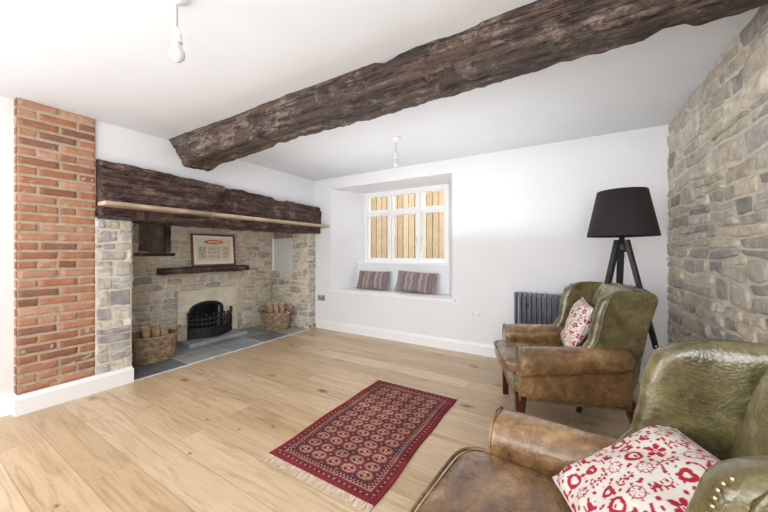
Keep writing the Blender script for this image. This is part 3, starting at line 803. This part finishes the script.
# ---------------------------------------------------------------- armchair
ZW=.950
YF=[(.42,-.08),(.52,-.05),(.58,.005),(.66,.045),(.78,.065),(.88,.090),(.95,.135)]
def armchair(loc,rz,label):
    e=empty('armchair',loc,rz); info(e,label,'armchair')
    for sx in (-1,1):
        prof=[(-.350,.020,0),(-.350,.022,.03),(-.347,.025,.12),(-.345,.030,.22),(-.345,.032,.27)]
        loft([[(sx*.30+a*r,y+b*r,z) for a,b in ((-1,-1),(1,-1),(1,1),(-1,1))] for y,r,z in prof],'leg',LEGW,e,smooth=False)
        prof=[(.36,.018,0),(.33,.021,.08),(.30,.024,.18),(.29,.028,.27)]
        loft([[(sx*.26+a*r,y+b*r,z) for a,b in ((-1,-1),(1,-1),(1,1),(-1,1))] for y,r,z in prof],'leg',LEGW,e,smooth=False)
    def rr(hx,y0,y1,z,n=32,p=8):
        cy=(y0+y1)/2;hy=(y1-y0)/2; out=[]
        for i in range(n):
            t=2*math.pi*(i+.5)/n; c,s=math.cos(t),math.sin(t)
            out.append((hx*math.copysign(abs(c)**(2/p),c),cy+hy*math.copysign(abs(s)**(2/p),s),z))
        return out
    loft([rr(.31,-.365,.30,.225),rr(.327,-.38,.31,.238),rr(.327,-.385,.31,.30),rr(.32,-.378,.31,.36),rr(.29,-.35,.29,.375)],'seat_frame',LEA,e,wr=.003)
    rings=[]
    for k,(g_,z) in enumerate([(.03,.365),(.006,.372),(0,.385),(-.002,.42),(.0,.440),(.006,.455),(.035,.466),(.09,.474),(.17,.478)]):
        rings.append(rr(.250-g_,-.455+g_*1.1,.20-g_*1.1,z,40,6))
    loft(rings,'seat_cushion',LEAB,e,wr=.010,wscale=4.5,sub=1)
    pts=[(x,y,.452) for x,y,z in rr(.252,-.457,.20,0,60,6)]
    V,F=path_tube(pts,.0065,6,True); from_data(V,F,'piping',LEAB,e,True)
    def arm_prof(sx,y):
        k=(y+.33)/.5; zc=.488+.045*max(0,k)**1.3+.003*math.sin(k*9); xc=.325-.018*k; r=.092-.014*max(0,min(1,k)); 
        out=[]
        for a in [(.240,.25),(.240,.30),(.242,.37)]: out.append(a)
        a0,a1=math.radians(205),math.radians(-75)
        for i in range(19):
            t=lerp(a0,a1,i/18); out.append((xc+r*math.cos(t)*1.08,zc+r*math.sin(t)))
        out+=[(.344,.375),(.341,.30),(.338,.232)]
        return [(sx*x,z) for x,z in out], (xc,zc)
    for sx in (-1,1):
        rings=[]
        ys=[-.358,-.356,-.350,-.325,-.25,-.18,-.1,-.02,.06,.14,.22,.28]
        for q,y in enumerate(ys):
            pr,(xc,zc)=arm_prof(sx,y); sc_=[.88,.955,.99,1][q] if q<4 else 1
            rings.append([(sx*.30+(x-sx*.30)*sc_,y,(z-.40)*sc_+.40) for x,z in pr])
        loft(rings,'arm',LEAB,e,wr=.008,wscale=7,sub=1)
        pr,_=arm_prof(sx,-.35); V,F=path_tube([(sx*.30+(x-sx*.30)*.985,-.353,(z-.40)*.985+.40) for x,z in pr],.0055,6); from_data(V,F,'piping',LEAB,e,True)
        rings=[]
        for q in range(21):
            z=lerp(.42,ZW,q/20); k=(z-.42)/(ZW-.42)
            yf=interp(YF,z)
            yr=.26+.13*k; th=.030; xc=.292+.012*k
            if k>.88:
                u=(k-.88)/.12; th*=math.sqrt(max(.08,1-u*u)); yr-=.03*u*u; yf+=.05*u*u
            ring=[]; n=8; xf=xc+.008*k
            for i in range(n+1):
                t=math.pi*i/n; ring.append((sx*(xf+th*1.35*math.cos(t)),yf+.04-th*1.3*math.sin(t),z))
            for f_ in (.33,.66): ring.append((sx*(lerp(xf,xc,f_)-th*.9),lerp(yf+.04,yr,f_),z))
            for i in range(n+1):
                t=math.pi*i/n; ring.append((sx*(xc-th*math.cos(t)),yr+th*math.sin(t),z))
            for f_ in (.66,.33): ring.append((sx*(lerp(xf,xc,f_)+th*.95),lerp(yf+.04,yr,f_),z))
            rings.append(ring)
        loft(rings,'wing',LEA,e,wr=.005,wscale=6,sub=1)
        pts=[]
        for q in range(22):
            z=lerp(.56,.925,q/21); k=(z-.42)/(ZW-.42); yf=interp(YF,z)
            pts.append((sx*(.292+.020*k+.0395),yf+.040,z))
        V,F=path_tube(pts,.005,6); from_data(V,F,'piping',LEA,e,True)
    rings=[]
    for q in range(20):
        k=q/19; z=lerp(.30,.945,k); yc=.240+.13*k; hw=.285+.012*k; th=.085-.008*k
        if k>.88:
            u=(k-.88)/.12; hw-=.012*u*u; th*=math.sqrt(max(.06,1-u*u*.94))
        ring=[]; n=40
        for i in range(n):
            t=2*math.pi*(i+.5)/n; c,s=math.cos(t),math.sin(t)
            x=hw*math.copysign(abs(c)**(.30),c); y=yc+th*math.copysign(abs(s)**(.8),s)
            if s<0: y-=.030*(1-(x/hw)**2)*math.sin(math.pi*min(1,k*1.05))
            zz=z+.022*(1-(x/.33)**2)*max(0,(k-.5)*2)
            ring.append((x,y,zz))
        rings.append(ring)
    loft(rings,'backrest',LEA,e,wr=.013,wscale=5.5,sub=1)
    bm=bmesh.new()
    def nail(p): bmesh.ops.create_uvsphere(bm,u_segments=6,v_segments=4,radius=.0034,matrix=Matrix.Translation(p))
    def along(pts,step=.0115):
        acc=0
        for a,b in zip(pts,pts[1:]):
            a=Vector(a);b=Vector(b);L_=(b-a).length; 
            while acc<L_: nail(a.lerp(b,acc/L_)); acc+=step
            acc-=L_
    for sx in (-1,1):
        pr,_=arm_prof(sx,-.358); along([(sx*.30+(x-sx*.30)*.86,-.3595,(z-.40)*.86+.40) for x,z in pr])
        pts=[]
        for q in range(20):
            z=lerp(.57,.91,q/19); k=(z-.42)/(ZW-.42); yf=interp(YF,z)
            pts.append((sx*(.292+.020*k+.028),yf+.010,z))
        along(pts)
        along([(sx*.343,-.31,.248),(sx*.343,.27,.248)])
    along([(-.29,-.387,.245),(.29,-.387,.245)])
    t=from_bm(bm,'nailhead_trim',BRASS,e); info(t,'rows of antique brass nailheads',kind='stuff')
    return e
def facing(fx,fy): return math.atan2(fy,fx)+math.pi/2
c1=(-.035,2.55,0); r1=facing(-.95,-.30)
c2=(.085,.885,0); r2=facing(-.995,.09)
armchair(c1,r1,'worn olive leather wingback armchair beside the radiator')
armchair(c2,r2,'cracked olive and brown leather wingback armchair')
def chairpt(c,rz,p): return Matrix.Translation(c)@Matrix.Rotation(rz,4,'Z')@Vector(p)
def chairdir(rz,p): return Matrix.Rotation(rz,3,'Z')@Vector(p)
pillow('throw_cushion',.36,.36,.12,toile,orient(chairpt(c1,r1,(.03,.07,.665)),chairdir(r1,(-.15,-1,.38)),chairdir(r1,(.12,.3,1))),150,'red and cream folk-print square cushion on armchair',group='folk print cushions')
pillow('throw_cushion.001',.36,.36,.12,toile,orient(chairpt(c2,r2,(-.070,.065,.610)),chairdir(r2,(.15,-.52,.84)),chairdir(r2,(-.40,.8,.47))),170,'red and cream folk-print square cushion slumped on seat',group='folk print cushions')

# ---------------------------------------------------------------- lamp
lx,ly=.33,2.86
lamp=empty('floor_lamp',(lx,ly,0)); info(lamp,'black tripod floor lamp with wide tapered black shade','floor lamp')
zs0,zs1_=1.295,1.63
lathe([(.218,zs0),(.218,zs0+.004),(.152,zs1_),(.149,zs1_),(.214,zs0+.004),(.214,zs0),(.218,zs0)],'lamp_shade',SHADE,lamp,48)
lathe([(.0,1.18),(.035,1.18),(.038,1.20),(.038,1.24),(.03,1.25),(.018,1.26),(.015,1.36),(.0,1.36)],'hub',BLACKW,lamp,24)
lathe([(.0,1.36),(.02,1.36),(.022,1.39),(.032,1.43),(.03,1.47),(0,1.50)],'bulb',BULB,lamp,16)
for i,ang in enumerate((211,331,91)):
    t=math.radians(ang); a=Vector((.03*math.cos(t),.03*math.sin(t),1.27)); b=Vector((.32*math.cos(t),.32*math.sin(t),0.0))
    side=Vector((-math.sin(t),math.cos(t),0)); out=Vector((math.cos(t),math.sin(t),0))
    rg=[[p+side*w_+out*d_ for w_,d_ in ((-w,-.012),(w,-.012),(w,.012),(-w,.012))] for p,w in ((a,.022),(a.lerp(b,.5),.019),(b,.014))]
    loft(rg,'leg',BLACKW,lamp,smooth=False)
bm=bmesh.new(); 
for i in range(3):
    t=math.radians(60+120*i); tube_bm(bm,(0,0,zs1_-.03),(.150*math.cos(t),.150*math.sin(t),zs1_-.01),.003,n=6)
tube_bm(bm,(0,0,1.45),(0,0,zs1_-.03),.004,n=6); from_bm(bm,'shade_carrier',BLACKW,lamp)
v,f=path_tube([(.02,.03,1.17),(.12,.1,.6),(.2,.25,.15),(.25,.45,.012),(.1,.60,.012),(-.1,.66,.2)],.004,8); from_data(v,f,'power_cord',PLASTIC,lamp,True)

# ---------------------------------------------------------------- radiator
rad=empty('radiator',(-.12,YB-.10,0)); info(rad,'anthracite grey column radiator on the white wall','radiator')
bm=bmesh.new(); x=-.365
while x<.37:
    for dy in (-.035,0.0,.035): tube_bm(bm,(x,dy,.17),(x,dy,.74),.0125,n=10)
    for z in (.165,.745):
        tube_bm(bm,(x,-.048,z),(x,.048,z),.0165,n=12)
    x+=.046
tube_bm(bm,(-.365,0,.745),(.365,0,.745),.012,n=10);tube_bm(bm,(-.365,0,.165),(.365,0,.165),.012,n=10)
from_bm(bm,'body',RAD,rad,False)
for s in (-1,1):
    bm=bmesh.new(); tube_bm(bm,(s*.365,0,.165),(s*.41,0,.165),.012,n=10); tube_bm(bm,(s*.41,0,.22),(s*.41,0,0),.010,n=10); tube_bm(bm,(s*.41,0,.19),(s*.41,0,.27),.018,n=14)
    from_bm(bm,'valve',PLASTIC,rad)
for s in (-.25,.25): box('bracket',s-.01,s+.01,.03,.098,.60,.64,RAD,rad)

def socket(x,z,mat,label):
    e=empty('wall_socket',(x,YB,z)); info(e,label,'socket')
    box('faceplate',-.073,.073,-.010,0,-.043,.043,mat,e,bev=.003)
    for sx in (-.036,.036):
        bm=bmesh.new()
        bbox(bm,sx-.004,sx+.004,-.0115,-.009,.008,.02)
        for k in (-.011,.011): bbox(bm,sx+k-.004,sx+k+.004,-.0115,-.009,-.014,-.009)
        info(from_bm(bm,'socket_hole',IRON,e))
    for sx in (-.012,.012): box('switch',sx-.006,sx+.006,-.014,-.009,.022,.036,PLASTIC,e)
socket(-.93,.45,PLASTIC,'white double plug socket on the wall')
socket(-3.30,.47,GREYP,'grey metal double plug socket near the skirting')

def pendant(x,y,lab):
    e=empty('pendant_light',(x,y,H)); info(e,lab,'ceiling light',group='bare bulb pendants')
    lathe([(.0,0),(.045,0),(.047,-.006),(.040,-.018),(.02,-.026),(.006,-.040),(0,-.040)],'ceiling_rose',PLASTIC,e,24)
    bm=bmesh.new(); tube_bm(bm,(0,0,-.03),(0,0,-.155),.0035,n=8); from_bm(bm,'cord',GREYP,e)
    lathe([(0,-.14),(.009,-.143),(.013,-.155),(.019,-.165),(.019,-.195),(.022,-.197),(.022,-.205),(0,-.205)],'bulb_holder',PLASTIC,e,20)
    lathe([(.013,-.200),(.014,-.212),(.020,-.225),(.029,-.243),(.031,-.258),(.027,-.274),(.017,-.286),(.0,-.291)],'bulb',BULB,e,24)
pendant(-1.467,.69,'bare opal bulb on short white cord'); pendant(-1.46,2.66,'bare opal bulb hanging near the window wall')

# ---------------------------------------------------------------- outside
V_=[];F_=[];C_=[]; x=-7; rr=random.Random(1); FP=[s2l(*c) for c in ((198,176,144),(184,160,128),(208,188,158),(192,170,138),(178,154,122))]
def fbox(x0,x1,y0,y1,z0,z1,c):
    k=len(V_)
    for xx in (x0,x1):
        for yy in (y0,y1):
            for zz in (z0,z1): V_.append((xx,yy,zz)); C_.append(c)
    for f in ((0,1,3,2),(4,6,7,5),(0,4,5,1),(2,3,7,6),(0,2,6,4),(1,5,7,3)): F_.append(tuple(k+i for i in f))
while x<1:
    fbox(x,x+.120,5.80,5.82,0,2.40+rr.uniform(-.01,.01),rr.choice(FP)); x+=.133
for z in (.5,1.3,2.1): fbox(-7,1,5.825,5.87,z,z+.08,FP[1])
fbox(-7,1,5.88,5.89,0,2.39,tuple(v*.35 for v in FP[4]))
info(from_data(V_,F_,'garden_fence',FENCE,cols=C_),'close-boarded pale timber fence outside the window','fence')
GR=M('gravel',.95); v=GR.coord(); GR.color(GR.ramp(GR.noise(v,30,4),[(.3,s2l(140,132,120)),(.7,s2l(200,192,180))])); 
struct(box('trim_3',-8,2,4.3,9,-.08,-.02,GR.m),'gravel path outside the window')

# ---------------------------------------------------------------- lights
w=bpy.data.worlds.new('w'); sc.world=w; w.use_nodes=True
bg=w.node_tree.nodes['Background']; bg.inputs[0].default_value=(.90,.95,1,1); bg.inputs[1].default_value=1.8
def light(name,typ,loc,dirn,energy,size=None,size_y=None,color=(1,1,1)):
    l=bpy.data.lights.new(name,typ); l.energy=energy; l.color=color
    if typ=='AREA': l.shape='RECTANGLE'; l.size=size; l.size_y=size_y or size
    o=bpy.data.objects.new(name,l); o.location=loc; o.rotation_euler=Vector(dirn).to_track_quat('-Z','Y').to_euler(); COL.objects.link(o); return o
s=light('sun','SUN',(0,-5,8),(-.25,.75,-.75),.8,color=(1,.98,.95)); s.data.angle=.03
light('ceiling_fill','AREA',(-1.2,-.1,1.3),(0,.1,1),11,2.4,2.0,(.95,.975,1))  # added unseen fill aimed up at the ceiling, not a lamp of the room
light('ceiling_fill','AREA',(-1.4,2.7,1.3),(0,0,1),14,2.6,1.3,(.95,.975,1))  # second added upward fill, brightens the ceiling beyond the beam
light('rear_fill','AREA',(-1.2,-2.4,1.30),(-.05,1,-.03),74,3.2,1.6,(.96,.98,1))  # added fill from behind the camera; the rear wall has no window
light('side_fill','AREA',(.58,-.9,1.25),(-.80,.78,-.06),62,1.2,1.4,(.97,.98,1))  # added fill aimed at the fireplace recess, no window stands here
light('left_fill','AREA',(-3.2,-1.2,1.4),(1,.95,-.02),52,1.2,1.4,(.97,.98,1))  # added fill to brighten the stone wall and armchairs, no actual window
light('window_daylight','AREA',(-2.16,5.1,3.4),(0,-1,-.95),110,3.2,1.2,(.95,.98,1))

# ---------------------------------------------------------------- camera
cd=bpy.data.cameras.new('camera'); cam=bpy.data.objects.new('camera',cd); COL.objects.link(cam)
cam.location=(0,0,1.18); cam.rotation_euler=(math.pi/2,0,math.radians(31))
cd.sensor_width=36; cd.lens=309/768*36; cd.shift_y=-4/768; cd.clip_start=.02
sc.camera=cam
sc.view_settings.view_transform='Standard'
